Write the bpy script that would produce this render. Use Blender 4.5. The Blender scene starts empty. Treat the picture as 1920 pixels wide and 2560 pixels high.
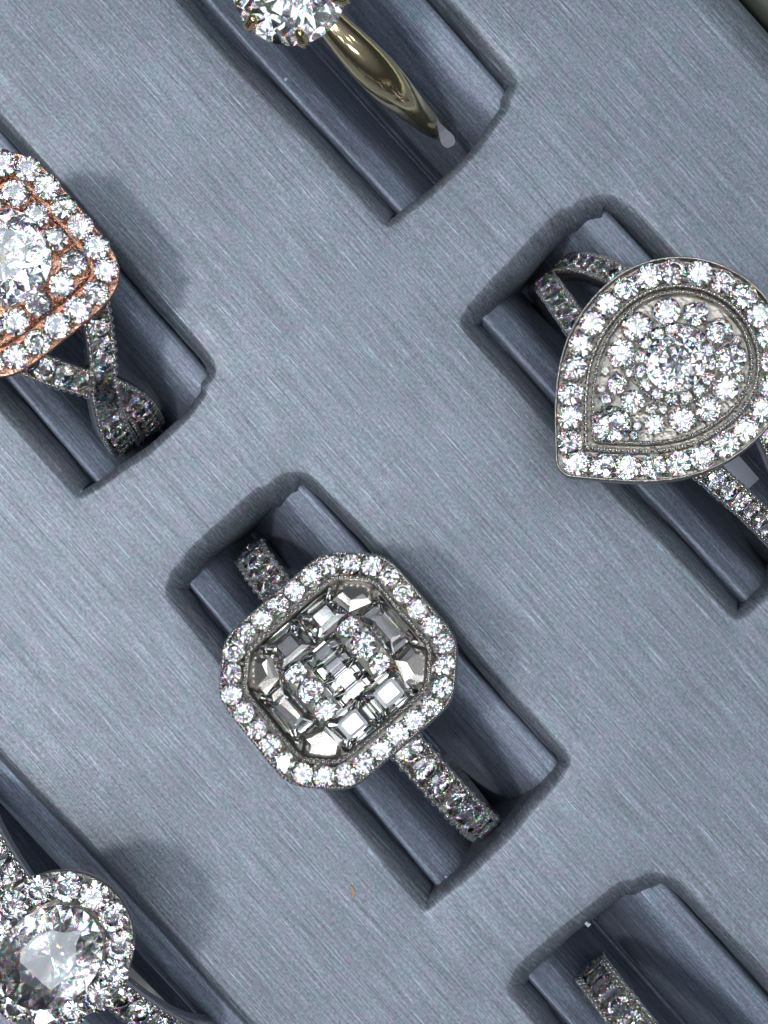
import bpy, bmesh, math, random
from mathutils import Vector, Matrix
random.seed(11)
SC = bpy.context.scene
COL = SC.collection
SC.unit_settings.system = 'METRIC'
SC.unit_settings.scale_length = 0.001          # one unit is one millimetre

# ------------------------------------------------------------------ camera
F = 4000.0; D = 97.4                            # focal length in photo pixels, height above the tray
cam = bpy.data.cameras.new('camera'); co = bpy.data.objects.new('camera', cam); COL.objects.link(co)
cam.sensor_fit = 'HORIZONTAL'; cam.sensor_width = 36; cam.lens = 36 * F / 1920
cam.clip_start = 1; cam.clip_end = 5000
co.location = (0, 0, D)
SC.camera = co
SC.render.resolution_x = 768; SC.render.resolution_y = 1024

# ------------------------------------------------------------------ world: dim bluish showroom, brighter towards the ceiling
w = bpy.data.worlds.new('World'); SC.world = w; w.use_nodes = True
nt = w.node_tree; nt.nodes.clear()
out = nt.nodes.new('ShaderNodeOutputWorld'); bg = nt.nodes.new('ShaderNodeBackground')
tc = nt.nodes.new('ShaderNodeTexCoord'); sp = nt.nodes.new('ShaderNodeSeparateXYZ')
rp = nt.nodes.new('ShaderNodeValToRGB')
rp.color_ramp.elements[0].position = 0.35; rp.color_ramp.elements[0].color = (0.035, 0.038, 0.045, 1)
rp.color_ramp.elements[1].position = 1.0; rp.color_ramp.elements[1].color = (0.52, 0.58, 0.70, 1)
e = rp.color_ramp.elements.new(0.86); e.color = (0.24, 0.26, 0.30, 1)
nt.links.new(tc.outputs['Generated'], sp.inputs[0]); nt.links.new(sp.outputs['Z'], rp.inputs[0])
nt.links.new(rp.outputs[0], bg.inputs[0]); bg.inputs[1].default_value = 0.9
nt.links.new(bg.outputs[0], out.inputs[0])

# ------------------------------------------------------------------ lamps
def area(name, loc, size, power, color=(1, 1, 1), target=(0, 0, 0), sy=None):
    l = bpy.data.lights.new(name, 'AREA'); l.energy = power; l.color = color
    l.size = size
    if sy: l.shape = 'RECTANGLE'; l.size_y = sy
    else: l.shape = 'DISK'
    o = bpy.data.objects.new(name, l); COL.objects.link(o); o.location = loc
    o.rotation_euler = (Vector(target) - Vector(loc)).to_track_quat('-Z', 'Y').to_euler()
    return o
area('key_lamp', (-275, -25, 610), 74, 1.75e6, (1.0, 0.97, 0.93))
area('ceiling_panel', (40, 60, 800), 560, 1.5e6, (0.88, 0.94, 1.0))
# added lamps, unseen: short strips and small spots to make the stones sparkle
rl = random.Random(4)
for k in range(12):
    az = math.radians(k * 30 + rl.uniform(-9, 9)); el = math.radians(rl.choice((45, 54, 63)) + rl.uniform(-5, 5)); d = 520
    p = (d * math.cos(el) * math.cos(az), d * math.cos(el) * math.sin(az), d * math.sin(el))
    if -.35 < az % 6.283 < 1.9 or az % 6.283 > 5.95: continue
    area('sparkle_strip_lamp', p, 130, 1.35e5, (1.0, 0.97, 0.90) if k % 3 == 0 else (0.90, 0.95, 1.0), sy=16)
for k in range(22):
    az = math.radians(k * 137.5); el = math.radians(44 + 2.0 * k); d = 620
    p = (d * math.cos(el) * math.cos(az), d * math.cos(el) * math.sin(az), d * math.sin(el))
    area('sparkle_spot_lamp', p, 17, 4.2e4, (1.0, 0.94, 0.84) if k % 4 == 0 else (0.94, 0.97, 1.0))

SC.view_settings.view_transform = 'Standard'; SC.view_settings.look = 'None'
SC.view_settings.gamma = 1; SC.view_settings.use_curve_mapping = False
SC.view_settings.exposure = 0.0
SC.render.engine = 'CYCLES'
SC.cycles.max_bounces = 14; SC.cycles.glossy_bounces = 8; SC.cycles.transmission_bounces = 12
SC.cycles.caustics_reflective = False; SC.cycles.caustics_refractive = False
SC.cycles.sample_clamp_indirect = 12

# ------------------------------------------------------------------ materials
def new_mat(name):
    m = bpy.data.materials.new(name); m.use_nodes = True
    return m, m.node_tree, m.node_tree.nodes['Principled BSDF']

def fabric(name, base, spec=0.55, rough=0.46, seedv=0.0, met=.5):
    m, nt, p = new_mat(name); N = nt.nodes; Lk = nt.links
    tc = N.new('ShaderNodeTexCoord')
    def noise(scale, det, rgh, sc):
        mp = N.new('ShaderNodeMapping'); mp.inputs['Scale'].default_value = sc
        mp.inputs['Location'].default_value = (seedv, seedv * 2, 0)
        Lk.new(tc.outputs['Object'], mp.inputs[0])
        n = N.new('ShaderNodeTexNoise'); n.inputs['Scale'].default_value = scale
        n.inputs['Detail'].default_value = det; n.inputs['Roughness'].default_value = rgh
        Lk.new(mp.outputs[0], n.inputs['Vector']); return n
    streak = noise(1, 3, .72, (0.16, 9.5, 1.0))
    long_ = noise(1, 3, .6, (0.035, 3.4, 1.0))
    speck = noise(6.0, 2, .7, (0.8, 1, 1))
    glint = noise(1, 1.5, .5, (0.42, 9.0, 1.0)); hue = noise(1.3, 3, .6, (.6, 1, 1))
    broad = noise(0.09, 2, .5, (1, 1, 1))
    def ramp(src, a, b, lo, hi):
        r = N.new('ShaderNodeMapRange'); r.inputs[1].default_value = a; r.inputs[2].default_value = b
        r.inputs[3].default_value = lo; r.inputs[4].default_value = hi
        Lk.new(src.outputs[0], r.inputs[0]); return r
    def mul(a, b):
        x = N.new('ShaderNodeMath'); x.operation = 'MULTIPLY'
        Lk.new(a.outputs[0], x.inputs[0]); Lk.new(b.outputs[0], x.inputs[1]); return x
    v = mul(mul(ramp(streak, .3, .72, .60, 1.48), ramp(speck, .32, .70, .72, 1.30)), mul(ramp(long_, .3, .7, .90, 1.10), ramp(broad, .3, .7, .93, 1.07)))
    v = mul(v, ramp(glint, .60, .74, 1.0, 1.7))
    mix = N.new('ShaderNodeVectorMath'); mix.operation = 'SCALE'; mix.inputs[0].default_value = base
    hm = N.new('ShaderNodeMix'); hm.data_type = 'VECTOR'; hm.inputs[4].default_value = (base[0] * .93, base[1] * 1.01, base[2] * 1.0); hm.inputs[5].default_value = (base[0] * 1.09, base[1] * .98, base[2] * 1.07)
    Lk.new(ramp(hue, .35, .65, 0, 1).outputs[0], hm.inputs[0]); Lk.new(hm.outputs[1], mix.inputs[0])
    Lk.new(v.outputs[0], mix.inputs['Scale']); Lk.new(mix.outputs[0], p.inputs['Base Color'])
    add = N.new('ShaderNodeMath'); add.operation = 'ADD'
    Lk.new(streak.outputs[0], add.inputs[0]); Lk.new(speck.outputs[0], add.inputs[1])
    bp = N.new('ShaderNodeBump'); bp.inputs['Strength'].default_value = 0.35; bp.inputs['Distance'].default_value = 0.05
    Lk.new(add.outputs[0], bp.inputs['Height']); Lk.new(bp.outputs[0], p.inputs['Normal'])
    p.inputs['Roughness'].default_value = rough; p.inputs['Specular IOR Level'].default_value = spec; p.inputs['Metallic'].default_value = met
    return m
M_TRAY = fabric('grey_brushed_leatherette', (0.134, 0.159, 0.187))
M_PAD = fabric('grey_pad_leatherette', (0.128, 0.157, 0.203), rough=.56, seedv=3.7, met=.28)
M_BASE, _, p = new_mat('tray_base_board'); p.inputs['Base Color'].default_value = (0.03, 0.035, 0.05, 1); p.inputs['Roughness'].default_value = .8

def metal(name, c, rough, bump=0.0, bs=1.6):
    m, nt, p = new_mat(name)
    p.inputs['Base Color'].default_value = (*c, 1); p.inputs['Metallic'].default_value = 1; p.inputs['Roughness'].default_value = rough
    if bump:
        n = nt.nodes.new('ShaderNodeTexNoise'); n.inputs['Scale'].default_value = bs; n.inputs['Detail'].default_value = 3
        tc = nt.nodes.new('ShaderNodeTexCoord'); nt.links.new(tc.outputs['Object'], n.inputs['Vector'])
        b = nt.nodes.new('ShaderNodeBump'); b.inputs['Strength'].default_value = bump; b.inputs['Distance'].default_value = .1
        nt.links.new(n.outputs[0], b.inputs['Height']); nt.links.new(b.outputs[0], p.inputs['Normal'])
    return m
M_WHITE = metal('white_gold', (0.78, 0.76, 0.72), 0.22, .5)
M_ROSE = metal('rose_gold', (0.70, 0.43, 0.31), 0.26, .5)
M_BEAD = metal('polished_bead_gold', (0.93, 0.91, 0.87), 0.10)
M_BEADROSE = metal('polished_bead_rose', (0.95, 0.66, 0.50), 0.12)
M_BEVEL = metal('bevel_white_gold', (0.80, 0.77, 0.72), 0.20)
M_CUTSHADE = metal('cut_shaded_white_gold', (0.40, 0.385, 0.355), 0.34, 1.0, 5)  # cut metal; shade between the stones put into the darker colour
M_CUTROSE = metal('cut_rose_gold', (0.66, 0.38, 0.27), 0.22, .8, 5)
M_YELLOW = metal('yellow_gold', (1.0, 0.83, 0.50), 0.11, .1)

def gem(name, fire=0.38, spread=0.05):
    m = bpy.data.materials.new(name); m.use_nodes = True; nt = m.node_tree; nt.nodes.clear()
    out = nt.nodes.new('ShaderNodeOutputMaterial'); prev = None
    def glass(c, ior):
        g = nt.nodes.new('ShaderNodeBsdfGlass'); g.inputs['Color'].default_value = (*c, 1)
        g.inputs['IOR'].default_value = ior; g.inputs['Roughness'].default_value = 0.0; return g
    for c, ior in (((1, 0, 0), 2.42 - spread), ((0, 1, 0), 2.42), ((0, 0, 1), 2.42 + spread)):
        g = glass(c, ior)
        if prev is None: prev = g
        else:
            a = nt.nodes.new('ShaderNodeAddShader'); nt.links.new(prev.outputs[0], a.inputs[0]); nt.links.new(g.outputs[0], a.inputs[1]); prev = a
    g = glass((1, 1, 1), 2.42); mx = nt.nodes.new('ShaderNodeMixShader'); mx.inputs[0].default_value = fire
    nt.links.new(g.outputs[0], mx.inputs[1]); nt.links.new(prev.outputs[0], mx.inputs[2])
    nt.links.new(mx.outputs[0], out.inputs['Surface'])
    return m
M_GEM = gem('diamond')
M_BACK = metal('mirror_bright_pavilion', (0.86, 0.86, 0.85), 0.05)  # mirror backs added to stone undersides, here and below, to brighten them
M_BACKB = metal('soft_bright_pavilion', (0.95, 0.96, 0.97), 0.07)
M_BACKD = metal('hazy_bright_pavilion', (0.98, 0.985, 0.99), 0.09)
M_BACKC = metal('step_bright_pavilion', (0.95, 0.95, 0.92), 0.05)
M_CLEAR = gem('step_cut_diamond', .06)
M_TAG, _, p = new_mat('white_tag_plastic'); p.inputs['Base Color'].default_value = (.42, .44, .54, 1); p.inputs['Roughness'].default_value = .35
M_TAG2, _, p = new_mat('shaded_tag_plastic'); p.inputs['Base Color'].default_value = (.10, .105, .13, 1); p.inputs['Roughness'].default_value = .4  # white tag end; its shade beside the band put into the colour
M_TAGD, _, p = new_mat('clear_tag_plastic'); p.inputs['Base Color'].default_value = (.16, .17, .18, 1); p.inputs['Roughness'].default_value = .2
M_RAIL, _, p = new_mat('pale_green_enamel'); p.inputs['Base Color'].default_value = (.40, .46, .40, 1); p.inputs['Roughness'].default_value = .35
M_LINT, _, p = new_mat('lint'); p.inputs['Base Color'].default_value = (.30, .22, .16, 1); p.inputs['Roughness'].default_value = .9
M_DUST, _, p = new_mat('white_lint'); p.inputs['Base Color'].default_value = (.34, .37, .42, 1); p.inputs['Roughness'].default_value = .9

# ------------------------------------------------------------------ helpers
def un(px, py, z=0.0):
    s = (D - z) / F
    return Vector(((px - 960) * s, (1280 - py) * s, z))
ANG = math.radians(-48.4)
T0 = un(916, 1713)
RT = Matrix.Rotation(ANG, 3, 'Z')
def loc(px, py):                                # photo point on the tray plane -> tray coordinates
    return RT.inverted() @ (un(px, py) - T0)
def mesh_obj(name, verts, faces, mat, parent=None, smooth=True):
    me = bpy.data.meshes.new(name); me.from_pydata([tuple(v) for v in verts], [], faces); me.update()
    if smooth:
        me.polygons.foreach_set('use_smooth', [True] * len(me.polygons))
    me.materials.append(mat)
    o = bpy.data.objects.new(name, me); COL.objects.link(o)
    if parent: o.parent = parent
    return o
def thing(name, label, cat, location, rot=(0, 0, 0), group=None):
    o = bpy.data.objects.new(name, None); COL.objects.link(o); o.empty_display_size = 2
    o.location = location; o.rotation_euler = rot; o['label'] = label; o['category'] = cat
    if group: o['group'] = group
    return o

# ------------------------------------------------------------------ the tray
PX, PY = 32.4, 25.3
openings = {
    (0, 0): [(752, 1160), (417, 1488), (1059, 2279), (1437, 1903)],
    (-1, 1): [(645, -545), (304, -155), (966, 567), (1308, 203)],
    (0, 1): [(1522, 457), (1157, 822), (1840, 1551), (2205, 1202)],
    (-1, 0): [(-101, 166), (-465, 483), (191, 1238), (550, 926)],
    (1, 0): [(1667, 2170), (1267, 2482), (1932, 3252), (2345, 2920)],
    (0, -1): [(-105, 1761), (-415, 2058), (398, 2938), (708, 2641)],
}
IR = range(-2, 3); JR = range(-2, 2)
YMAX = loc(1868, 30).y - .8
def quad(i, j):
    if (i, j) in openings:
        q = [loc(*p).xy for p in openings[(i, j)]]             # T, L, B, R
        q[0].x -= .35; q[1].x -= .35
        return q
    cx, cy = i * PX - .4 * j, j * PY
    return [Vector((cx - 12.2, cy + 6)), Vector((cx - 12.2, cy - 6)), Vector((cx + 12.2, cy - 6)), Vector((cx + 12.2, cy + 6))]

tray = thing('ring_tray', 'blue grey brushed leatherette display tray with rows of slots holding the rings', 'tray', T0, (0, 0, ANG))
NS = 26
ts = [0.5 - 0.5 * math.cos(math.pi * k / NS) for k in range(NS)]
ts = [0.55 * a + 0.45 * k / NS for k, a in enumerate(ts)]
def outline(q, rad, bulge=.4):
    """rounded, slightly wavering outline; sides T-L, L-B, B-R, R-T"""
    pts = []
    for k in range(4):
        a, b = q[k], q[(k + 1) % 4]
        ab = (b - a); nn = Vector((ab.y, -ab.x)).normalized() * (bulge if k == 2 else .5 if k == 0 else .0)
        for t in ts: pts.append(a.lerp(b, t) + nn * 4 * t * (1 - t))
    n = len(pts)
    # round the corners by pulling vertices within rad onto an arc-like blend
    res = []
    for idx, p in enumerate(pts):
        best = p.copy()
        for k in range(4):
            c = q[k]; u = (q[(k + 1) % 4] - c).normalized(); v = (q[(k - 1) % 4] - c).normalized()
            d = (p - c).length
            r = rad[k]
            if d < r:
                # quadratic bezier corner
                side = (p - c).dot(u) > (p - c).dot(v)
                t = 0.5 + 0.5 * d / r if side else 0.5 - 0.5 * d / r
                P0, P2 = c + v * r, c + u * r
                best = P0 * (1 - t) ** 2 + c * 2 * t * (1 - t) + P2 * t * t
        res.append(best)
    ctr = sum(q, Vector((0, 0))) / 4; sd = q[0].x * 3.1 + q[0].y
    for k, p in enumerate(res):
        t = 2 * math.pi * k / len(res); dd = (p - ctr).normalized()
        res[k] = p + dd * (.26 + .07 * math.sin(3 * t + sd) + .06 * math.sin(7 * t + sd * 2) + .03 * math.sin(17 * t + sd))
    return res
def wob(x, y):
    return 0.035 * math.sin(x * .35 + y * .2) + 0.012 * math.sin(x * 1.1 - y * .9 + 1)
V = []; Fc = []
for i in IR:
    for j in JR:
        q = quad(i, j)
        # q order T,L,B,R = (-,+),(-,-),(+,-),(+,+)
        x0, x1 = (i - .5) * PX, (i + .5) * PX
        y0, y1 = (j - .5) * PY, (j + .5) * PY
        if j == JR[-1]: y1 = YMAX - 1.2
        cell = [Vector((x0, y1)), Vector((x0, y0)), Vector((x1, y0)), Vector((x1, y1))]
        cp = []
        for k in range(4):
            a, b = cell[k], cell[(k + 1) % 4]
            for t in ts:
                # symmetric distribution on shared sides
                tt = t if k in (0, 1) else t
                cp.append(a.lerp(b, tt))
        rad = [random.uniform(2.2, 3.4), random.uniform(.8, 1.3), random.uniform(.4, .8), random.uniform(1.1, 1.6)]
        op = outline(q, rad, {(-1, 0): .85, (-1, 1): .6, (0, 0): .32}.get((i, j), .4)); n = len(op)
        nrm = []
        for k in range(n):
            d = (op[(k + 1) % n] - op[k - 1]).normalized(); nrm.append(Vector((-d.y, d.x)))
        loops = []
        for s in (0, .25, .5, .7, .84, .93, .98, 1.0):
            lp = []
            for k in range(n):
                p = cp[k].lerp(op[k], s)
                edge = max(0, 1 - (p - op[k]).length / 2.2)
                z = wob(p.x, p.y) * (s > 0) * min(1, 3 * s) - 0.10 * edge ** 2
                lp.append((p.x, p.y, z))
            loops.append(lp)
        r0 = .95
        for ph in (4, 14, 26, 38, 52, 66, 80, 90):
            a = math.radians(ph); lp = []
            for k in range(n):
                rr = r0 * (1 + .07 * math.sin(op[k].x * .5 + op[k].y * .6 + i) + .03 * math.sin(op[k].x * 2.1 + j))
                side = k // NS
                rr *= (1.45, 1.25, .6, .8)[side]
                p = op[k] + nrm[k] * rr * math.sin(a)
                lp.append((p.x, p.y, -0.10 + wob(op[k].x, op[k].y) - rr * 1.25 * (1 - math.cos(a)) - rr * .35 * math.sin(a)))
            loops.append(lp)
        loops.append([(x, y, -13) for (x, y, z) in loops[-1]])
        base = len(V)
        for lp in loops: V += lp
        for a in range(len(loops) - 1):
            for k in range(n):
                k2 = (k + 1) % n
                Fc.append((base + a * n + k, base + a * n + k2, base + (a + 1) * n + k2, base + (a + 1) * n + k))
cover = mesh_obj('tray_cover', V, Fc, M_TRAY, tray)
bm = bmesh.new(); bm.from_mesh(cover.data); bmesh.ops.remove_doubles(bm, verts=bm.verts, dist=.004)
bmesh.ops.recalc_face_normals(bm, faces=bm.faces); bm.to_mesh(cover.data); bm.free()
# rolled outer edge on the far long side
ex0, ex1 = (IR[0] - .5) * PX, (IR[-1] + .5) * PX
V = []; Fc = []; nx = 80
prof = [(YMAX - 1.2, 0)] + [(YMAX - 1.2 + 3.0 * math.sin(math.radians(a)), -3.0 * (1 - math.cos(math.radians(a)))) for a in (10, 22, 34, 46, 58, 70, 80, 90)] + [(YMAX + 1.8, -13)]
for k in range(nx + 1):
    x = ex0 + (ex1 - ex0) * k / nx
    for y, z in prof: V.append((x, y, z))
m_ = len(prof)
for k in range(nx):
    for a in range(m_ - 1): Fc.append((k * m_ + a, (k + 1) * m_ + a, (k + 1) * m_ + a + 1, k * m_ + a + 1))
mesh_obj('rolled_edge', V, Fc, M_TRAY, tray)
# bottom board
mesh_obj('base_board', [(ex0, (JR[0] - .5) * PY, -13), (ex1, (JR[0] - .5) * PY, -13), (ex1, YMAX + 1.7, -13), (ex0, YMAX + 1.7, -13)], [(0, 1, 2, 3)], M_BASE, tray, False)

def make_pad(q, side, seed):
    """one foam roll; side -1 = lower left half of the slot, +1 = upper right half"""
    rnd = random.Random(seed)
    T, L, B, R = q
    # outward gap between the wall and the roll, widest along the lower left wall
    nu, prof = 40, []
    g = 0.100 if side < 0 else 0.050
    lo = g if side < 0 else 1 - g
    rows = []
    # from outer bottom, up the outer wall, over the roll, down to the crevice
    zt = -1.5 + rnd.uniform(-.1, .1)
    cs = [(-.2, -2.7), (-.015, -2.75), (0, zt - .85), (.010, zt - .48), (.028, zt - .21), (.055, zt - .05)]
    for k in range(1, 25):
        t = k / 24
        cs.append((.055 + t * (.965 - .055), zt - (2.6 if side < 0 else .9) * t - 14.5 * max(0, t - .28) ** 1.7))
    cs.append((.985, zt - 10.6)); cs.append((1.0, -12))
    V = []
    for a in range(nu + 1):
        u = -.06 + 1.12 * a / nu
        w1 = .004 * math.sin(u * 7 + seed)
        lw = L.lerp(B, u); rw = T.lerp(R, u)
        for k, (t, z) in enumerate(cs):
            s = lo + (0.5 - lo) * t + (w1 if k < 7 else 0)
            p = lw.lerp(rw, s)
            V.append((p.x, p.y, z + .06 * math.sin(u * 5 + seed * 2) * (1 - t)))
    m = len(cs); Fc = []
    for a in range(nu):
        for k in range(m - 1): Fc.append((a * m + k, (a + 1) * m + k, (a + 1) * m + k + 1, a * m + k + 1))
    o = mesh_obj('foam_roll', V, Fc, M_PAD, tray)
    bm = bmesh.new(); bm.from_mesh(o.data); bmesh.ops.recalc_face_normals(bm, faces=bm.faces); bm.to_mesh(o.data); bm.free()
for i in IR:
    for j in JR:
        for s in (-1, 1): make_pad(quad(i, j), s, i * 7 + j * 3 + s)

# ------------------------------------------------------------------ stones
def ring_pts(n, r, z, off=0.0, sx=1.0):
    return [(r * math.cos(2 * math.pi * (k + off) / n) * sx, r * math.sin(2 * math.pi * (k + off) / n), z) for k in range(n)]
def brilliant_mesh(name, n=8, sx=1.0, gm=M_GEM, deep=.62, jit=.05, rings=(.74, .42), seed=1, back=None):
    """round stone of unit radius, girdle at z = 0, table facing +z; a little irregular, as cut stones are"""
    rnd = random.Random(seed)
    J = lambda a=jit: rnd.uniform(-a, a)
    V = [(x + J(.03), y + J(.03), z) for x, y, z in ring_pts(n, .56, .27, .5, sx)] + [(x + J(.02), y + J(.02), z + J(.015)) for x, y, z in ring_pts(n, .79, .165, 0, sx)]
    V += ring_pts(2 * n, 1, .02, 0, sx) + ring_pts(2 * n, 1, -.02, 0, sx)
    a0, b0, c0, d0 = 0, n, 2 * n, 4 * n
    Fc = [tuple(range(n))]
    for k in range(n):
        k1 = (k + 1) % n
        Fc.append((a0 + (k - 1) % n, b0 + k, a0 + k))
        Fc.append((a0 + k, b0 + k, c0 + (2 * k + 1) % (2 * n), b0 + k1))
        Fc.append((b0 + k, c0 + 2 * k, c0 + 2 * k + 1))
        Fc.append((b0 + k, c0 + (2 * k - 1) % (2 * n), c0 + 2 * k))
    for k in range(2 * n):
        k1 = (k + 1) % (2 * n); Fc.append((c0 + k, d0 + k, d0 + k1, c0 + k1))
    prev = d0; m = 2 * n
    for q, r in enumerate(rings):
        st = len(V); zz = -.02 - deep * (1 - r)
        V += [(x + J(), y + J(), z + J(jit * .9)) for x, y, z in ring_pts(m, r, zz, .5 * ((q + 1) % 2), sx)]
        for k in range(m):
            k1 = (k + 1) % m
            if (q + 1) % 2:
                Fc.append((prev + k, prev + k1, st + k)); Fc.append((st + k, prev + k1, st + k1))
            else:
                Fc.append((prev + k, st + k1, st + k)); Fc.append((prev + k, prev + k1, st + k1))
        prev = st
    V.append((0, 0, -deep))
    for k in range(m): Fc.append((prev + k, prev + (k + 1) % m, len(V) - 1))
    me = bpy.data.meshes.new(name); me.from_pydata(V, [], Fc)
    bm = bmesh.new(); bm.from_mesh(me); bmesh.ops.recalc_face_normals(bm, faces=bm.faces); bm.to_mesh(me); bm.free()
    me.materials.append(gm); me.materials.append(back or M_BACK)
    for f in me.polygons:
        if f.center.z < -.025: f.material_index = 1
    return me
def step_mesh(name, poly, gm=M_CLEAR, zs=.3):
    """step cut stone over a convex outline (unit scale), table up"""
    levels = [(.52, .22), (.80, .14), (1.0, .02), (1.0, -.03), (.70, -.16), (.36, -.27)]
    n = len(poly); V = []
    mn = min((Vector(p).length for p in poly))
    for s, z in levels:
        for p in poly:
            v = Vector(p); V.append((v.x * s if abs(v.x) < abs(v.y) * 3 else v.x - math.copysign(mn * (1 - s), v.x), v.y * s, z * mn * 1.1))
    Fc = [tuple(range(n)), tuple(range((len(levels) - 1) * n, len(levels) * n))[::-1]]
    for a in range(len(levels) - 1):
        for k in range(n): Fc.append((a * n + k, a * n + (k + 1) % n, (a + 1) * n + (k + 1) % n, (a + 1) * n + k))
    me = bpy.data.meshes.new(name); me.from_pydata(V, [], Fc)
    bm = bmesh.new(); bm.from_mesh(me); bmesh.ops.recalc_face_normals(bm, faces=bm.faces); bm.to_mesh(me); bm.free()
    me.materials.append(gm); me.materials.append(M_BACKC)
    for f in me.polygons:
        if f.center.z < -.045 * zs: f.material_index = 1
    return me
ROUNDS = [brilliant_mesh('round_brilliant', 8, seed=k, deep=.80 + .015 * k, jit=.018, rings=(.42,)) for k in range(7)]
SMALLS = [brilliant_mesh('small_brilliant', 6, seed=20 + k, deep=.80 + .02 * k, jit=.018, rings=(.42,)) for k in range(5)]
ROUND = 'round'; SMALL = 'small'
BIG = brilliant_mesh('large_brilliant', 10, deep=.74, jit=.024, rings=(.76, .52, .28), seed=51, back=M_BACKB)
OVAL = brilliant_mesh('oval_brilliant', 11, 1.2, deep=.74, jit=.02, rings=(.74, .50, .26), seed=53, back=M_BACKD)
def rect_poly(a, b):
    c = .12 * min(a, b)
    return [(a - c, -b), (a, -b + c), (a, b - c), (a - c, b), (-a + c, b), (-a, b - c), (-a, -b + c), (-a + c, -b)]
def place(name, me, parent, pos, r, normal=(0, 0, 1), spin=None, jitter=.15):
    me = random.choice(ROUNDS) if me == 'round' else random.choice(SMALLS) if me == 'small' else me
    o = bpy.data.objects.new(name, me); COL.objects.link(o); o.parent = parent
    nv = Vector(normal).normalized() + Vector((random.uniform(-jitter, jitter), random.uniform(-jitter, jitter), random.uniform(-jitter, jitter)))
    qt = Vector((0, 0, 1)).rotation_difference(nv.normalized())
    sp = random.uniform(0, 6.28) if spin is None else spin
    mw = Matrix.Translation(Vector(pos)) @ qt.to_matrix().to_4x4() @ Matrix.Rotation(sp, 4, 'Z') @ Matrix.Scale(r, 4)
    o.matrix_local = mw
    return o

def add_ball(V, Fc, c, r, sc=(1, 1, 1), nu=6, nv=4):
    b = len(V)
    for a in range(nv + 1):
        th = math.pi * a / nv
        for k in range(nu):
            ph = 2 * math.pi * k / nu
            V.append((c[0] + r * sc[0] * math.sin(th) * math.cos(ph), c[1] + r * sc[1] * math.sin(th) * math.sin(ph), c[2] + r * sc[2] * math.cos(th)))
    for a in range(nv):
        for k in range(nu): Fc.append((b + a * nu + k, b + (a + 1) * nu + k, b + (a + 1) * nu + (k + 1) % nu, b + a * nu + (k + 1) % nu))

def sweep(name, R, y_of, wid_of, th, mat, parent, a0=-180, a1=180, step=3, flat=.75):
    """band swept around the finger circle; angle 0 is the top under the head"""
    V = []; Fc = []; closed = (a1 - a0) >= 360
    cs = []
    for k in range(14):
        t = 2 * math.pi * k / 14
        c, s = math.cos(t), math.sin(t)
        cs.append((math.copysign(abs(c) ** flat, c), math.copysign(abs(s) ** flat, s)))
    n = int((a1 - a0) / step); m = len(cs)
    for a in range(n + (0 if closed else 1)):
        d = a0 + (a1 - a0) * a / n; th_ = math.radians(d)
        rad = Vector((math.sin(th_), 0, math.cos(th_)))
        for c, s in cs:
            V.append(rad * (R - th / 2 + s * th / 2) + Vector((0, y_of(d) + c * wid_of(d) / 2, 0)))
    for a in range(n):
        a2 = (a + 1) % n if closed else a + 1
        for k in range(m): Fc.append((a * m + k, a2 * m + k, a2 * m + (k + 1) % m, a * m + (k + 1) % m))
    if not closed:
        Fc.append(tuple(range(m))); Fc.append(tuple(range(n * m, n * m + m))[::-1])
    o = mesh_obj(name, V, Fc, mat, parent)
    bm = bmesh.new(); bm.from_mesh(o.data); bmesh.ops.recalc_face_normals(bm, faces=bm.faces); bm.to_mesh(o.data); bm.free()
    return o

def absorb(o, V, Fc, mat=None):
    """add connected detail geometry to an existing part"""
    me = bpy.data.meshes.new('t'); me.from_pydata([tuple(v) for v in V], [], Fc)
    bm = bmesh.new(); bm.from_mesh(me); bmesh.ops.recalc_face_normals(bm, faces=bm.faces)
    mi = 0
    if mat:
        if mat.name not in [m.name for m in o.data.materials]: o.data.materials.append(mat)
        mi = [m.name for m in o.data.materials].index(mat.name)
    for f in bm.faces: f.smooth = True; f.material_index = mi
    bm.to_mesh(me); bm.free()
    bm = bmesh.new(); bm.from_mesh(o.data); bm.from_mesh(me); bm.to_mesh(o.data); bm.free()
    bpy.data.meshes.remove(me)

def rail(o, R, y_of, off, wid, hgt, a0=-180, a1=180, step=3):
    V = []; Fc = []; n = int((a1 - a0) / step); closed = a1 - a0 >= 360
    for a in range(n + (0 if closed else 1)):
        d = a0 + step * a; t = math.radians(d); rad = Vector((math.sin(t), 0, math.cos(t)))
        for c, h in ((-.5, -hgt), (-.5, -.05), (-.3, 0), (.3, 0), (.5, -.05), (.5, -hgt)): V.append(rad * (R + h) + Vector((0, y_of(d) + off + c * wid, 0)))
    for a in range(n):
        a2 = (a + 1) % n if closed else a + 1
        for k in range(6): Fc.append((a * 6 + k, a2 * 6 + k, a2 * 6 + (k + 1) % 6, a * 6 + (k + 1) % 6))
    absorb(o, V, Fc)

def pave_row(parent, R, y_of, r, angs, mat, beads=True, wid=None, rise=0.05):
    """stones on a band and the small metal beads that hold them"""
    V = []; Fc = []
    for d in angs:
        t = math.radians(d); rad = Vector((math.sin(t), 0, math.cos(t)))
        pos = rad * (R + rise) + Vector((0, y_of(d), 0))
        place('accent_diamond', ROUND if r > .6 else SMALL, parent, pos, r * random.uniform(.95, 1.04), rad)
    if beads:
        st = math.degrees(1.02 * r / R)
        d = min(angs) - st
        while d <= max(angs) + st:
            t = math.radians(d); rad = Vector((math.sin(t), 0, math.cos(t)))
            for s in (-1, 1):
                yy = y_of(d) + s * (wid / 2 - .10 if wid else r * 1.02)
                add_ball(V, Fc, rad * (R + .05) + Vector((0, yy, 0)), .205 * random.uniform(.8, 1.15))
            d += st * .62
        absorb(parent, V, Fc, M_BEAD)

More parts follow.
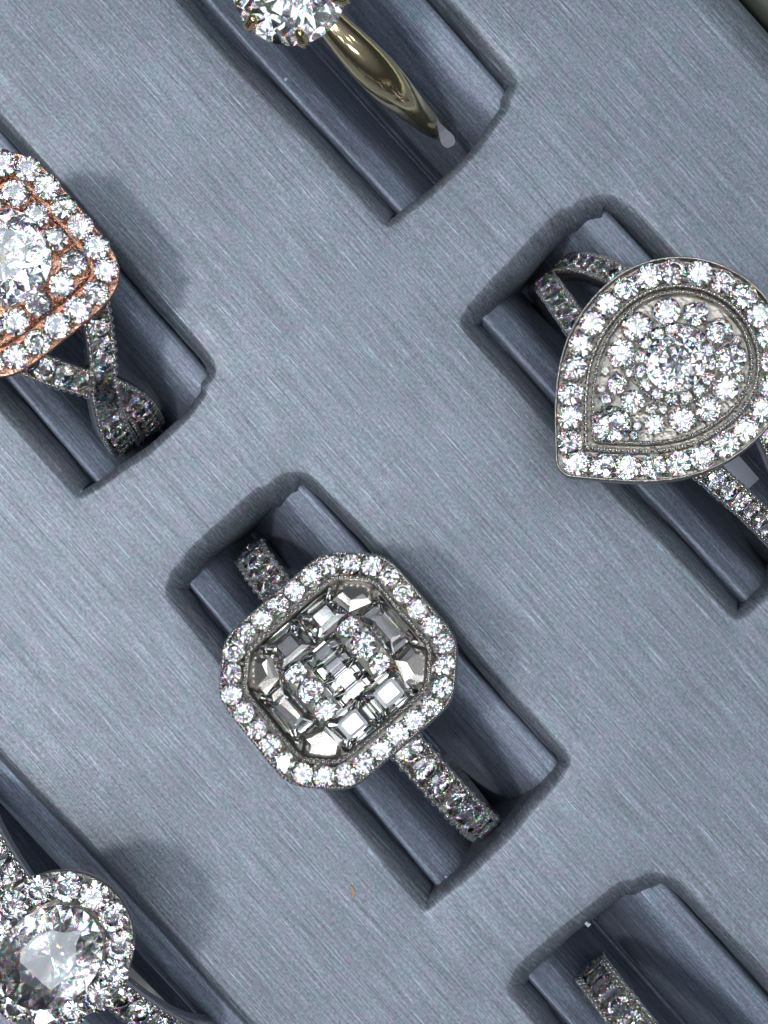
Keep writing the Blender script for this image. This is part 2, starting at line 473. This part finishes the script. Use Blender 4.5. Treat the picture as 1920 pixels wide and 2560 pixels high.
def band(name, parent, y_of, wid, depth, th=1.5, R=11.6, mat=None):
    """channel band: floor sunk by depth, a rail along each edge"""
    o = sweep(name, R - depth, y_of, lambda d: wid - .06, th - depth, mat or M_WHITE, parent)
    for s in (-1, 1): rail(o, R, y_of, s * (wid / 2 - .11), .2, depth + .5)
    return o

def head_plate(name, pts_out, pts_in, z0, z1, mat, parent, zin=None):
    """metal plate with an outer outline and an optional hollow"""
    n = len(pts_out); V = []; Fc = []
    zin = z1 if zin is None else zin
    def loop(pts, z, s=1.0):
        for p in pts: V.append((p[0] * s, p[1] * s, z))
    loop(pts_out, z0, .86); loop(pts_out, z0 + .5 * (z1 - z0), .98); loop(pts_out, z1 - .12, 1.0); loop(pts_out, z1, .985)
    nl = 4
    if pts_in:
        loop(pts_in, z1, 1.0); loop(pts_in, zin, .985); nl = 6
    for a in range(nl - 1):
        for k in range(n): Fc.append((a * n + k, a * n + (k + 1) % n, (a + 1) * n + (k + 1) % n, (a + 1) * n + k))
    Fc.append(tuple(range((nl - 1) * n, nl * n))); Fc.append(tuple(range(n))[::-1])
    o = mesh_obj(name, V, Fc, mat, parent, smooth=False)
    bm = bmesh.new(); bm.from_mesh(o.data); bmesh.ops.recalc_face_normals(bm, faces=bm.faces); bm.to_mesh(o.data); bm.free()
    return o

def wall(o, pts, thick, z0, z1):
    V = []; Fc = []; n = len(pts); p2 = inset(pts, thick)
    for P, z in ((pts, z0), (pts, z1 - .05), (inset(pts, .05), z1), (inset(pts, thick - .05), z1), (p2, z1 - .05), (p2, z0)):
        for p in P: V.append((p[0], p[1], z))
    for a in range(5):
        for k in range(n): Fc.append((a * n + k, a * n + (k + 1) % n, (a + 1) * n + (k + 1) % n, (a + 1) * n + k))
    absorb(o, V, Fc)

def resample(pts, n=None, step=None):
    P = [Vector(p) for p in pts]; P.append(P[0]); L = [0]
    for a, b in zip(P, P[1:]): L.append(L[-1] + (b - a).length)
    tot = L[-1]
    if n is None: n = max(3, round(tot / step))
    res = []
    for k in range(n):
        d = tot * k / n
        for a in range(len(L) - 1):
            if L[a + 1] >= d:
                res.append(P[a].lerp(P[a + 1], (d - L[a]) / max(1e-9, L[a + 1] - L[a]))); break
    return res
def inset(pts, d):
    n = len(pts); res = []
    area = sum(pts[k - 1][0] * pts[k][1] - pts[k][0] * pts[k - 1][1] for k in range(n))
    sg = 1 if area > 0 else -1
    for k in range(n):
        t = (Vector(pts[(k + 1) % n]) - Vector(pts[k - 1])).normalized()
        res.append(Vector(pts[k]) + Vector((-t.y, t.x)) * d * sg)
    if d > .5:
        keep = [p for p in res if min((p - Vector(q)).length for q in pts) > d * .985]
        if len(keep) < n: res = resample(keep, n)
    return res
def superoct(ax, by, cut, n=160, sm=5):
    """rectangle with soft cut corners"""
    c = cut
    raw = [(ax, -by + c), (ax, by - c), (ax - c, by), (-ax + c, by), (-ax, by - c), (-ax, -by + c), (-ax + c, -by), (ax - c, -by)]
    p = resample(raw, n)
    for _ in range(sm): p = [(p[k - 1] + p[k] * 2 + p[(k + 1) % n]) / 4 for k in range(n)]
    return p
def bead_line(name, pts, z, r, gap, mat, parent, n=None):
    V = []; Fc = []
    for p in resample(pts, n, gap): add_ball(V, Fc, (p.x, p.y, z), r)
    return mesh_obj(name, V, Fc, mat, parent)
def prongs_between(pts_stones, z, r, o, spread=.62, post=.42):
    V = []; Fc = []
    n = len(pts_stones)
    for k in range(n):
        m_ = (pts_stones[k] + pts_stones[(k + 1) % n]) / 2
        t = (pts_stones[(k + 1) % n] - pts_stones[k]).normalized(); nn = Vector((-t.y, t.x))
        for s in (-1, 1):
            c = m_ + nn * s * r * spread
            add_ball(V, Fc, (c.x + random.uniform(-.03, .03), c.y, z + .16 - post), .155 * random.uniform(.8, 1.2), (1, 1, post / .155), nv=6)
    absorb(o, V, Fc, M_BEADROSE if 'rose' in o.data.materials[0].name else M_BEAD)

def ring_frame(name, label, head_px, yaw_deg, zc, tilt_deg, lean_deg=0, hz=13.5):
    """origin = centre of the finger circle; local x along the slot, local z towards the head"""
    mm = Matrix.Rotation(math.radians(yaw_deg), 3, 'Z') @ Matrix.Rotation(math.radians(tilt_deg), 3, 'Y') @ Matrix.Rotation(math.radians(lean_deg), 3, 'X')
    hv = mm @ Vector((0, 0, hz)); c = un(*head_px, zc + hv.z) - hv; c.z = zc
    o = thing(name, label, 'ring', c, group='diamond rings standing in the tray slots')
    o.rotation_mode = 'XYZ'
    m = Matrix.Rotation(math.radians(yaw_deg), 4, 'Z') @ Matrix.Rotation(math.radians(tilt_deg), 4, 'Y') @ Matrix.Rotation(math.radians(lean_deg), 4, 'X')
    o.rotation_euler = m.to_euler('XYZ')
    return o

# ------------------------------------------------------------------ centre ring: cut-corner halo round a baguette cluster
R = 11.6
r1 = ring_frame('diamond_ring', 'white gold ring with a cut-corner square halo framing baguettes, in the middle slot', (843, 1672), -49, -5, -12.5, -2)
sh = band('shank', r1, lambda d: 0, 2.1, .62)
sp_deg = math.degrees(1.55 / R)
pave_row(sh, R, lambda d: 0, .84, [22 + k * sp_deg for k in range(11)] + [-22 - k * sp_deg for k in range(10)], M_WHITE, False)
V = []; Fc = []
for s in (-1, 1):
    for k in range(46):
        d = s * (20 + k * 2.05); t = math.radians(d); rad = Vector((math.sin(t), 0, math.cos(t)))
        for q in (-1, 1): add_ball(V, Fc, rad * (R + .05) + Vector((0, q * (.86 if k % 2 else .98), 0)), random.uniform(.14, .22))
absorb(sh, V, Fc, M_BEAD)
HZ = R + 1.9
outl = superoct(5.65, 6.25, 2.5, sm=13); inn = superoct(3.98, 4.62, 1.55)
halo = head_plate('halo_setting', outl, inn, R - .9, HZ - .6, M_CUTSHADE, r1, HZ - .95)
wall(halo, inn[::1], -.24, HZ - 1.2, HZ + .02)
mid = inset(outl, .68)
st = resample(mid, 30)
for p in st: place('accent_diamond', ROUND, halo, (p.x, p.y, HZ + .06), .61 * random.uniform(.95, 1.05))
prongs_between(st, HZ, .66, halo)
bead_line('milgrain_trim', superoct(4.15, 4.78, 1.62), HZ + .12, .165, .335, M_BEAD, halo)
wall(halo, inset(outl, .03), .14, HZ - .9, HZ - .22)
bead_line('outer_bead_edge', inset(outl, .10), HZ - .12, .14, .25, M_BEAD, halo)
CZ = HZ - .35
def bag(a, b, la, lb, z=CZ, tilt=(0, 0, 1), spin=0):
    me = step_mesh('baguette', rect_poly(la / 2, lb / 2))
    me_o = place('baguette_diamond', me, halo, (a, b, z), 1.0, tilt, spin, .04); return me_o
for k, (a, wd) in enumerate(((-1.3, .92), (-.36, .92), (.58, .92), (1.52, .92))): bag(a, 0, wd * .98, 2.35, CZ + .12, (.02 * (k - 1.5), .02 * (k % 2), 1))
for b in (-1.22, 1.22):
    bag(-2.85, b * 1.08, 2.15, 2.72, CZ, (-.16, 0, 1)); bag(2.85, b * 1.08, 2.15, 2.72, CZ, (.16, 0, 1))
bag(0, 3.6, 3.5, 1.8, CZ - .05, (0, .16, 1)); bag(0, -3.6, 3.5, 1.8, CZ - .05, (0, -.16, 1))
CORN = step_mesh('corner', [(.9, -.25), (.45, .62), (-.45, .72), (-.9, .1), (-.5, -.62), (.35, -.72)], gm=M_BEVEL)
for (a, b, s) in ((-2.85, 3.6, 2.4), (2.85, 3.6, .8), (-2.85, -3.6, -2.4), (2.85, -3.6, -.8)):
    place('corner_bevel', CORN, halo, (a, b, CZ + .02), 1.62, (a * .08, b * .08, 1), s, .04)
for (a, b, r) in ((-1.45, 1.95, .66), (-.1, 1.95, .76), (1.3, 1.95, .66), (-1.45, -1.95, .66), (-.1, -1.95, .76), (1.3, -1.95, .70), (2.2, 2.35, .42), (-2.2, 2.35, .40), (2.2, -2.35, .42), (-2.2, -2.35, .40)):
    place('round_diamond', SMALL, halo, (a, b, CZ + .12), r)

# ------------------------------------------------------------------ right ring: pear shaped double halo on a split band
r2 = ring_frame('diamond_ring', 'white gold ring with a big pear shaped cluster head and split band', (1685, 915), -49.5, -5, -11, 2)
for s in (-1, 1):
    yo = lambda d, s=s: s * (.75 + 1.9 * max(0, 1 - abs(abs(d) - 15) / 62.0) ** 1.3)
    o = band('band_arm', r2, yo, 1.55, .42, 1.3)
    stp = math.degrees(1.12 / R)
    for sg in (-1, 1):
        pave_row(o, R, yo, .62, [sg * (26 + k * stp) for k in range(14)], M_WHITE, True, 1.55)
# pear outline in head coordinates: head y is across the band
def pear(w, tip):
    def bz(a, b, c, d, t): return tuple(a[q] * (1 - t) ** 3 + 3 * b[q] * t * (1 - t) ** 2 + 3 * c[q] * t * t * (1 - t) + d[q] * t ** 3 for q in (0, 1))
    top = [bz((0, w), (-tip * .5, w), (-tip + 2.3, 3.0), (-tip, .4), k / 30) for k in range(31)]
    arc = [(w * .98 * math.cos(a), w * math.sin(a)) for a in (math.radians(-90 + 6 * k) for k in range(31))]
    return arc[:-1] + top + [(x, -y) for x, y in top[::-1]][:-1]
pear_rot = math.radians(92.0)
def rot2(pts, a, off=(0, 0)):
    c, s = math.cos(a), math.sin(a)
    return [Vector((p[0] * c - p[1] * s + off[0], p[0] * s + p[1] * c + off[1])) for p in pts]
PO = rot2(resample(pear(6.1, 9.0), 170), pear_rot, (0, .4)); PO = [(PO[k - 1] + PO[k] + PO[(k + 1) % 170]) / 3 for k in range(170)]
P2 = inset(PO, 1.85)
h2 = head_plate('halo_setting', PO, None, R - .5, HZ - .75, M_CUTSHADE, r2)
wall(h2, PO, .13, HZ - 1.0, HZ - .02)
st = resample(inset(PO, .85), 26)
for p in st: place('accent_diamond', ROUND, h2, (p.x, p.y, HZ - .12), .74 * random.uniform(.94, 1.05))
prongs_between(st, HZ - .15, .74, h2)
wall(h2, inset(PO, 1.60), .2, HZ - 1.0, HZ + .02)
bead_line('milgrain_trim', inset(PO, 1.72), HZ + .06, .17, .33, M_BEAD, h2)
h3 = head_plate('inner_setting', inset(PO, 2.05), None, HZ - 1.1, HZ - .5, M_CUTSHADE, r2)
wall(h3, inset(PO, 2.05), .16, HZ - .6, HZ + .28)
bead_line('inner_milgrain', inset(PO, 2.13), HZ + .30, .14, .27, M_BEAD, h3)
CC = Vector(rot2([(-.35, 0)], pear_rot, (0, .4))[0])
place('centre_diamond', BIG, h3, (CC.x, CC.y, HZ + .9), 1.68, jitter=.05)
circ = [CC + Vector((2.05 * math.cos(a * math.pi / 20), 2.05 * math.sin(a * math.pi / 20))) for a in range(40)]
for k in range(15):
    a = k * 2 * math.pi / 15
    place('cluster_diamond', SMALL, h3, (CC.x + 1.98 * math.cos(a), CC.y + 1.98 * math.sin(a), HZ + .42), .36)
bead_line('bezel_beads', [CC + Vector((2.28 * math.cos(a * math.pi / 20), 2.28 * math.sin(a * math.pi / 20))) for a in range(40)], HZ + .34, .15, .27, M_BEAD, h3)
TAKEN = []
for k, (ang, rr, rd) in enumerate([(90, 3.02, .84), (55, 3.08, .76), (25, 3.1, .70), (-5, 3.08, .74), (-38, 3.02, .88), (-70, 3.08, .70), (-98, 3.1, .72), (-126, 3.15, .74), (-152, 3.55, .56), (124, 3.02, .80), (155, 3.35, .58), (178, 3.1, .66)]):
    a = math.radians(ang) + pear_rot
    TAKEN.append((Vector((CC.x + rr * math.cos(a), CC.y + rr * math.sin(a))), rd))
    place('cluster_diamond', ROUND, h3, (CC.x + rr * math.cos(a), CC.y + rr * math.sin(a), HZ + .30), rd)
tipc = rot2([(-5.2, 0)], pear_rot, (0, .4))
for p, rd in zip(tipc, (1.08,)): place('cluster_diamond', ROUND, h3, (p.x, p.y, HZ + .3), rd); TAKEN.append((p, rd))
lim = inset(PO, 2.3); ctr = CC
for rd in (.62, .5, .4, .31, .23):
    for _ in range(3000):
        p = Vector((random.uniform(-6, 6), random.uniform(-9, 6)))
        if min((p - q).length for q in lim) < rd: continue
        k = min(range(len(lim)), key=lambda k: (p - lim[k]).length)
        if (p - ctr).length > (lim[k] - ctr).length and (p - lim[k]).dot(lim[k] - ctr) > 0: continue
        if any((p - q).length < rd + rq + .02 for q, rq in TAKEN): continue
        if (p - CC).length < 2.35 + rd: continue
        TAKEN.append((p, rd)); place('cluster_diamond', SMALL, h3, (p.x, p.y, HZ + .28), rd)
V = []; Fc = []
for p, rd in TAKEN:
    for q in range(4):
        a = q * 1.57 + rd * 7; add_ball(V, Fc, (p.x + (rd + .02) * math.cos(a), p.y + (rd + .02) * math.sin(a), HZ + .02), .13, (1, 1, 3.6))
absorb(h3, V, Fc, M_BEAD)

# ------------------------------------------------------------------ left ring: rose gold double halo on a crossover band
r3 = ring_frame('diamond_ring', 'ring with a rose gold double halo on a crossing white band', (9, 655), -50.0, -5, 4, -8)
for s in (-1, 1):
    def yo(d, s=s):
        a = abs(d)
        if a < 46: return s * 3.6 * math.cos(math.radians(a * 90 / 46)) * (1 if a < 46 else 0)
        return -s * 1.05 * math.sin(math.radians(min(90, (a - 46) * 90 / 22)))
    o = band('band_arm', r3, yo, 1.85, .42, 1.3, R + s * .05)
    stp = math.degrees(1.0 / R)
    for sg in (-1, 1):
        pave_row(o, R + s * .05, yo, .68, [sg * (24 + k * stp) for k in range(16)], M_WHITE, True, 1.85)
def cushion(h, n=160, pw=4.2):
    pts = []
    for k in range(n):
        t = 2 * math.pi * k / n; c, s = math.cos(t), math.sin(t)
        pts.append((h * math.copysign(abs(c) ** (2 / pw), c), h * math.copysign(abs(s) ** (2 / pw), s)))
    return resample(pts, n)
C0 = cushion(5.35)
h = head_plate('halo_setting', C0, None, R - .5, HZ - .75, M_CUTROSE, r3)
st = resample(inset(C0, .76), 23)
for p in st: place('accent_diamond', ROUND, h, (p.x, p.y, HZ), .74 * random.uniform(.95, 1.05))
prongs_between(st, HZ - .05, .66, h)
C1 = inset(C0, 1.62)
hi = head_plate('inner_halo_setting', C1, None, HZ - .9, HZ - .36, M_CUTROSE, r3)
wall(hi, inset(C1, .02), .09, HZ - .8, HZ + .1)
bead_line('inner_bead_edge', inset(C1, .06), HZ + .14, .12, .34, M_BEADROSE, hi)
st = resample(inset(C0, 2.32), 14)
for p in st: place('inner_halo_diamond', ROUND, hi, (p.x, p.y, HZ + .38), .74 * random.uniform(.95, 1.05))
prongs_between(st, HZ + .34, .62, hi)
place('centre_diamond', BIG, hi, (0, 0, HZ + 1.5), 2.72, jitter=.04)

# ------------------------------------------------------------------ lower left ring: oval with a halo of larger stones
r4 = ring_frame('diamond_ring', 'white gold oval halo ring with one row of large stones on its band', (136, 2378), -47.6, -5, 0)
sh = band('shank', r4, lambda d: 0, 1.85, .6)
stp = math.degrees(1.62 / R)
for sg in (-1, 1): pave_row(sh, R, lambda d: 0, .84, [sg * (24 + k * stp) for k in range(8)], M_WHITE, True, 1.8)
ov = lambda a, b, n=120: resample([(a * math.cos(2 * math.pi * k / n), b * math.sin(2 * math.pi * k / n)) for k in range(n)], n)
O0 = rot2(ov(4.15, 4.5), 0)
h = head_plate('halo_setting', O0, None, R - .5, HZ - .75, M_CUTSHADE, r4)
st = resample(inset(O0, .72), 14)
for p in st: place('accent_diamond', ROUND, h, (p.x, p.y, HZ), .86 * random.uniform(.95, 1.05))
prongs_between(st, HZ, .8, h)
place('centre_diamond', OVAL, h, (0, 0, HZ + 1.25), 2.6, (-.02, .07, 1), spin=math.radians(88), jitter=.05)

# ------------------------------------------------------------------ top ring: plain yellow gold solitaire
r5 = ring_frame('diamond_ring', 'plain polished yellow gold ring holding one round stone in prongs', (722, -40), -47.5, -5, 6, 14, hz=14.5)
def ywid(d):
    a = abs(d); return 1.2 + 1.6 * math.exp(-((a - 42) / 24.0) ** 2) + .3 * (a > 90)
sweep('shank', R, lambda d: 0, lambda d: 1.45 + 1.0 * math.exp(-((abs(d) - 36) / 22.0) ** 2), 2.0, M_YELLOW, r5, flat=1.0)
hd = Vector((0, 0, R + 2.6))
g = place('centre_diamond', BIG, r5, hd, 3.3, jitter=.03, spin=.2)
V = []; Fc = []
bk = mesh_obj('setting_basket', *(lambda: (
    [Vector((r * math.cos(2 * math.pi * k / 24), r * math.sin(2 * math.pi * k / 24), z)) for (r, z) in ((1.5, R - .4), (1.9, R + .4), (2.25, R + .8), (2.1, R + .8), (1.6, R - .2)) for k in range(24)],
    [(a * 24 + k, a * 24 + (k + 1) % 24, (a + 1) * 24 + (k + 1) % 24, (a + 1) * 24 + k) for a in range(4) for k in range(24)]))(), M_YELLOW, r5)
for k in range(6):
    a = math.radians(60 * k + 3 + 28); d = Vector((math.cos(a), math.sin(a), 0)); V = []; Fc = []
    path = [d * 1.7 + Vector((0, 0, R)), d * 2.5 + Vector((0, 0, R + 1.3)), d * 3.2 + Vector((0, 0, R + 2.5)), d * 3.15 + Vector((0, 0, R + 2.95)), d * 2.75 + Vector((0, 0, R + 3.25))]
    for q in range(24):
        t = q / 23 * (len(path) - 1); i0 = min(int(t), len(path) - 2); p = path[i0].lerp(path[i0 + 1], t - i0)
        add_ball(V, Fc, p, .33, nu=8, nv=6)
    mesh_obj('prong', V, Fc, M_YELLOW, r5)

# ------------------------------------------------------------------ lower right ring: only the end of its pave band is in the picture
r6 = ring_frame('diamond_ring', 'ring showing only the rounded end of its pave band, lowest in the photo', (1930, 2985), -49, -1.0, -3, -3)
sh = band('shank', r6, lambda d: 0, 2.4, .4)
stp = math.degrees(.92 / R)
stp = math.degrees(1.45 / R)
pave_row(sh, R, lambda d: 0, .76, [-(28 + k * stp) for k in range(11)], M_WHITE, False)
V = []; Fc = []
for k in range(50):
    t = math.radians(-(22 + k * 1.75)); rad = Vector((math.sin(t), 0, math.cos(t)))
    for q in (-1, 1): add_ball(V, Fc, rad * (R + .05) + Vector((0, q * (.86 if k % 2 else 1.06), 0)), random.uniform(.15, .23))
absorb(sh, V, Fc, M_BEAD)
O0 = ov(4.4, 4.4)
h = head_plate('halo_setting', O0, None, R - .5, HZ - .7, M_WHITE, r6)
st = resample(inset(O0, .85), 15)
for p in st: place('accent_diamond', ROUND, h, (p.x, p.y, HZ), .78)
place('centre_diamond', BIG, h, (0, 0, HZ + .9), 2.5)

# ------------------------------------------------------------------ price tag strips and lint
def strip(name, label, cat, pts, width, thick, mat, wdir=None):
    """folded plastic ribbon through photo points (px, py, z)"""
    P = [un(x, y, z) for x, y, z in pts]
    o0 = P[0].copy(); V = []; Fc = []
    for k, p in enumerate(P):
        t = (P[min(k + 1, len(P) - 1)] - P[max(k - 1, 0)]).normalized()
        s = Vector((-t.y, t.x, 0)).normalized() if wdir is None else Vector(wdir).normalized()
        n = t.cross(s).normalized(); w_ = width[k] if isinstance(width, (list, tuple)) else width
        for a, b in ((-1, -1), (1, -1), (1, 1), (-1, 1)): V.append(p - o0 + s * a * w_ / 2 + n * b * thick / 2)
    for k in range(len(P) - 1):
        for a in range(4): Fc.append((k * 4 + a, k * 4 + (a + 1) % 4, (k + 1) * 4 + (a + 1) % 4, (k + 1) * 4 + a))
    Fc.append((0, 1, 2, 3)); Fc.append(tuple(range(4 * len(P) - 4, 4 * len(P)))[::-1])
    o = mesh_obj(name, V, Fc, mat, None, False); o.location = o0
    o['label'] = label; o['category'] = cat
    if cat == 'tag': o['group'] = 'plastic price tags on the rings'
    if cat == 'lint': o['group'] = 'specks of lint on the tray'
    bm = bmesh.new(); bm.from_mesh(o.data); bmesh.ops.recalc_face_normals(bm, faces=bm.faces); bm.to_mesh(o.data); bm.free()
    return o
strip('price_tag', 'pale lilac plastic tag strip inside the band of the pear shaped ring', 'tag', [(1770, 1090, .5), (1830, 1155, .3), (1880, 1212, 0)], 1.1, .2, M_TAG)
strip('price_tag', 'dark clear tag strip lying beside the oval halo ring band', 'tag', [(300, 2420, .2), (360, 2480, .1), (440, 2560, -.1), (520, 2640, -.2)], 1.1, .15, M_TAGD)
strip('price_tag', 'small white tag end sticking out beside the yellow gold band', 'tag', [(1075, 272, -1.5), (1088, 295, -1.8), (1097, 312, -2), (1106, 328, -2.2), (1114, 342, -2.3), (1120, 352, -2.35), (1125, 361, -2.4), (1128, 367, -2.4)], [.1, .14, .25, .55, .82, .9, .75, .4], .12, M_TAG2)
strip('lint', 'tiny brown speck of lint on the tray below the middle slot', 'lint', [(878, 2215, .08), (884, 2230, .1), (882, 2245, .08)], [.12, .22, .08], .06, M_LINT)
strip('lint', 'tiny white speck of lint on the foam roll left of the gold band', 'lint', [(712, 197, -.7), (717, 201, -.7)], .2, .08, M_DUST)

strip('lint', 'short pale fibre lying on the tray above the middle slot', 'lint', [(1010, 1300, .06), (1022, 1309, .08), (1036, 1311, .06)], .07, .05, M_DUST)
strip('lint', 'pale crumb on the roll at the lower end of the middle slot', 'lint', [(1112, 2190, -1.9), (1118, 2196, -1.9)], .16, .08, M_DUST)
strip('lint', 'pale crumb caught on the upper lip of the lower right slot', 'lint', [(1464, 2306, -.3), (1471, 2314, -.35), (1474, 2308, -.3)], .2, .1, M_DUST)
# ------------------------------------------------------------------ counter under the tray
V = []; Fc = []; nx = 30
for k in range(nx + 1):
    x = -90 + 180 * k / nx
    for a in range(9):
        t = math.radians(a * 22.5); V.append((x, -3 * math.cos(t), 3 * math.sin(t)))
    V.append((x, 3, -11)); V.append((x, -3, -11))
for k in range(nx):
    for a in range(11): Fc.append((k * 11 + a, (k + 1) * 11 + a, (k + 1) * 11 + (a + 1) % 11, k * 11 + (a + 1) % 11))
rr = mesh_obj('case_rail', V, Fc, M_RAIL)
rr.location = T0 + RT @ Vector((20, YMAX + 6.4, 0)); rr.location.z = -1.2; rr.rotation_euler = (0, 0, ANG)
rr['label'] = 'pale greenish rounded rail beyond the tray edge, top right corner'; rr['category'] = 'rail'
g = mesh_obj('counter', [(-400, -400, 0), (400, -400, 0), (400, 400, 0), (-400, 400, 0)], [(0, 1, 2, 3)], None or M_BASE, None, False)
g.location = (0, 0, -13.4); g.name = 'counter'; g['kind'] = 'structure'
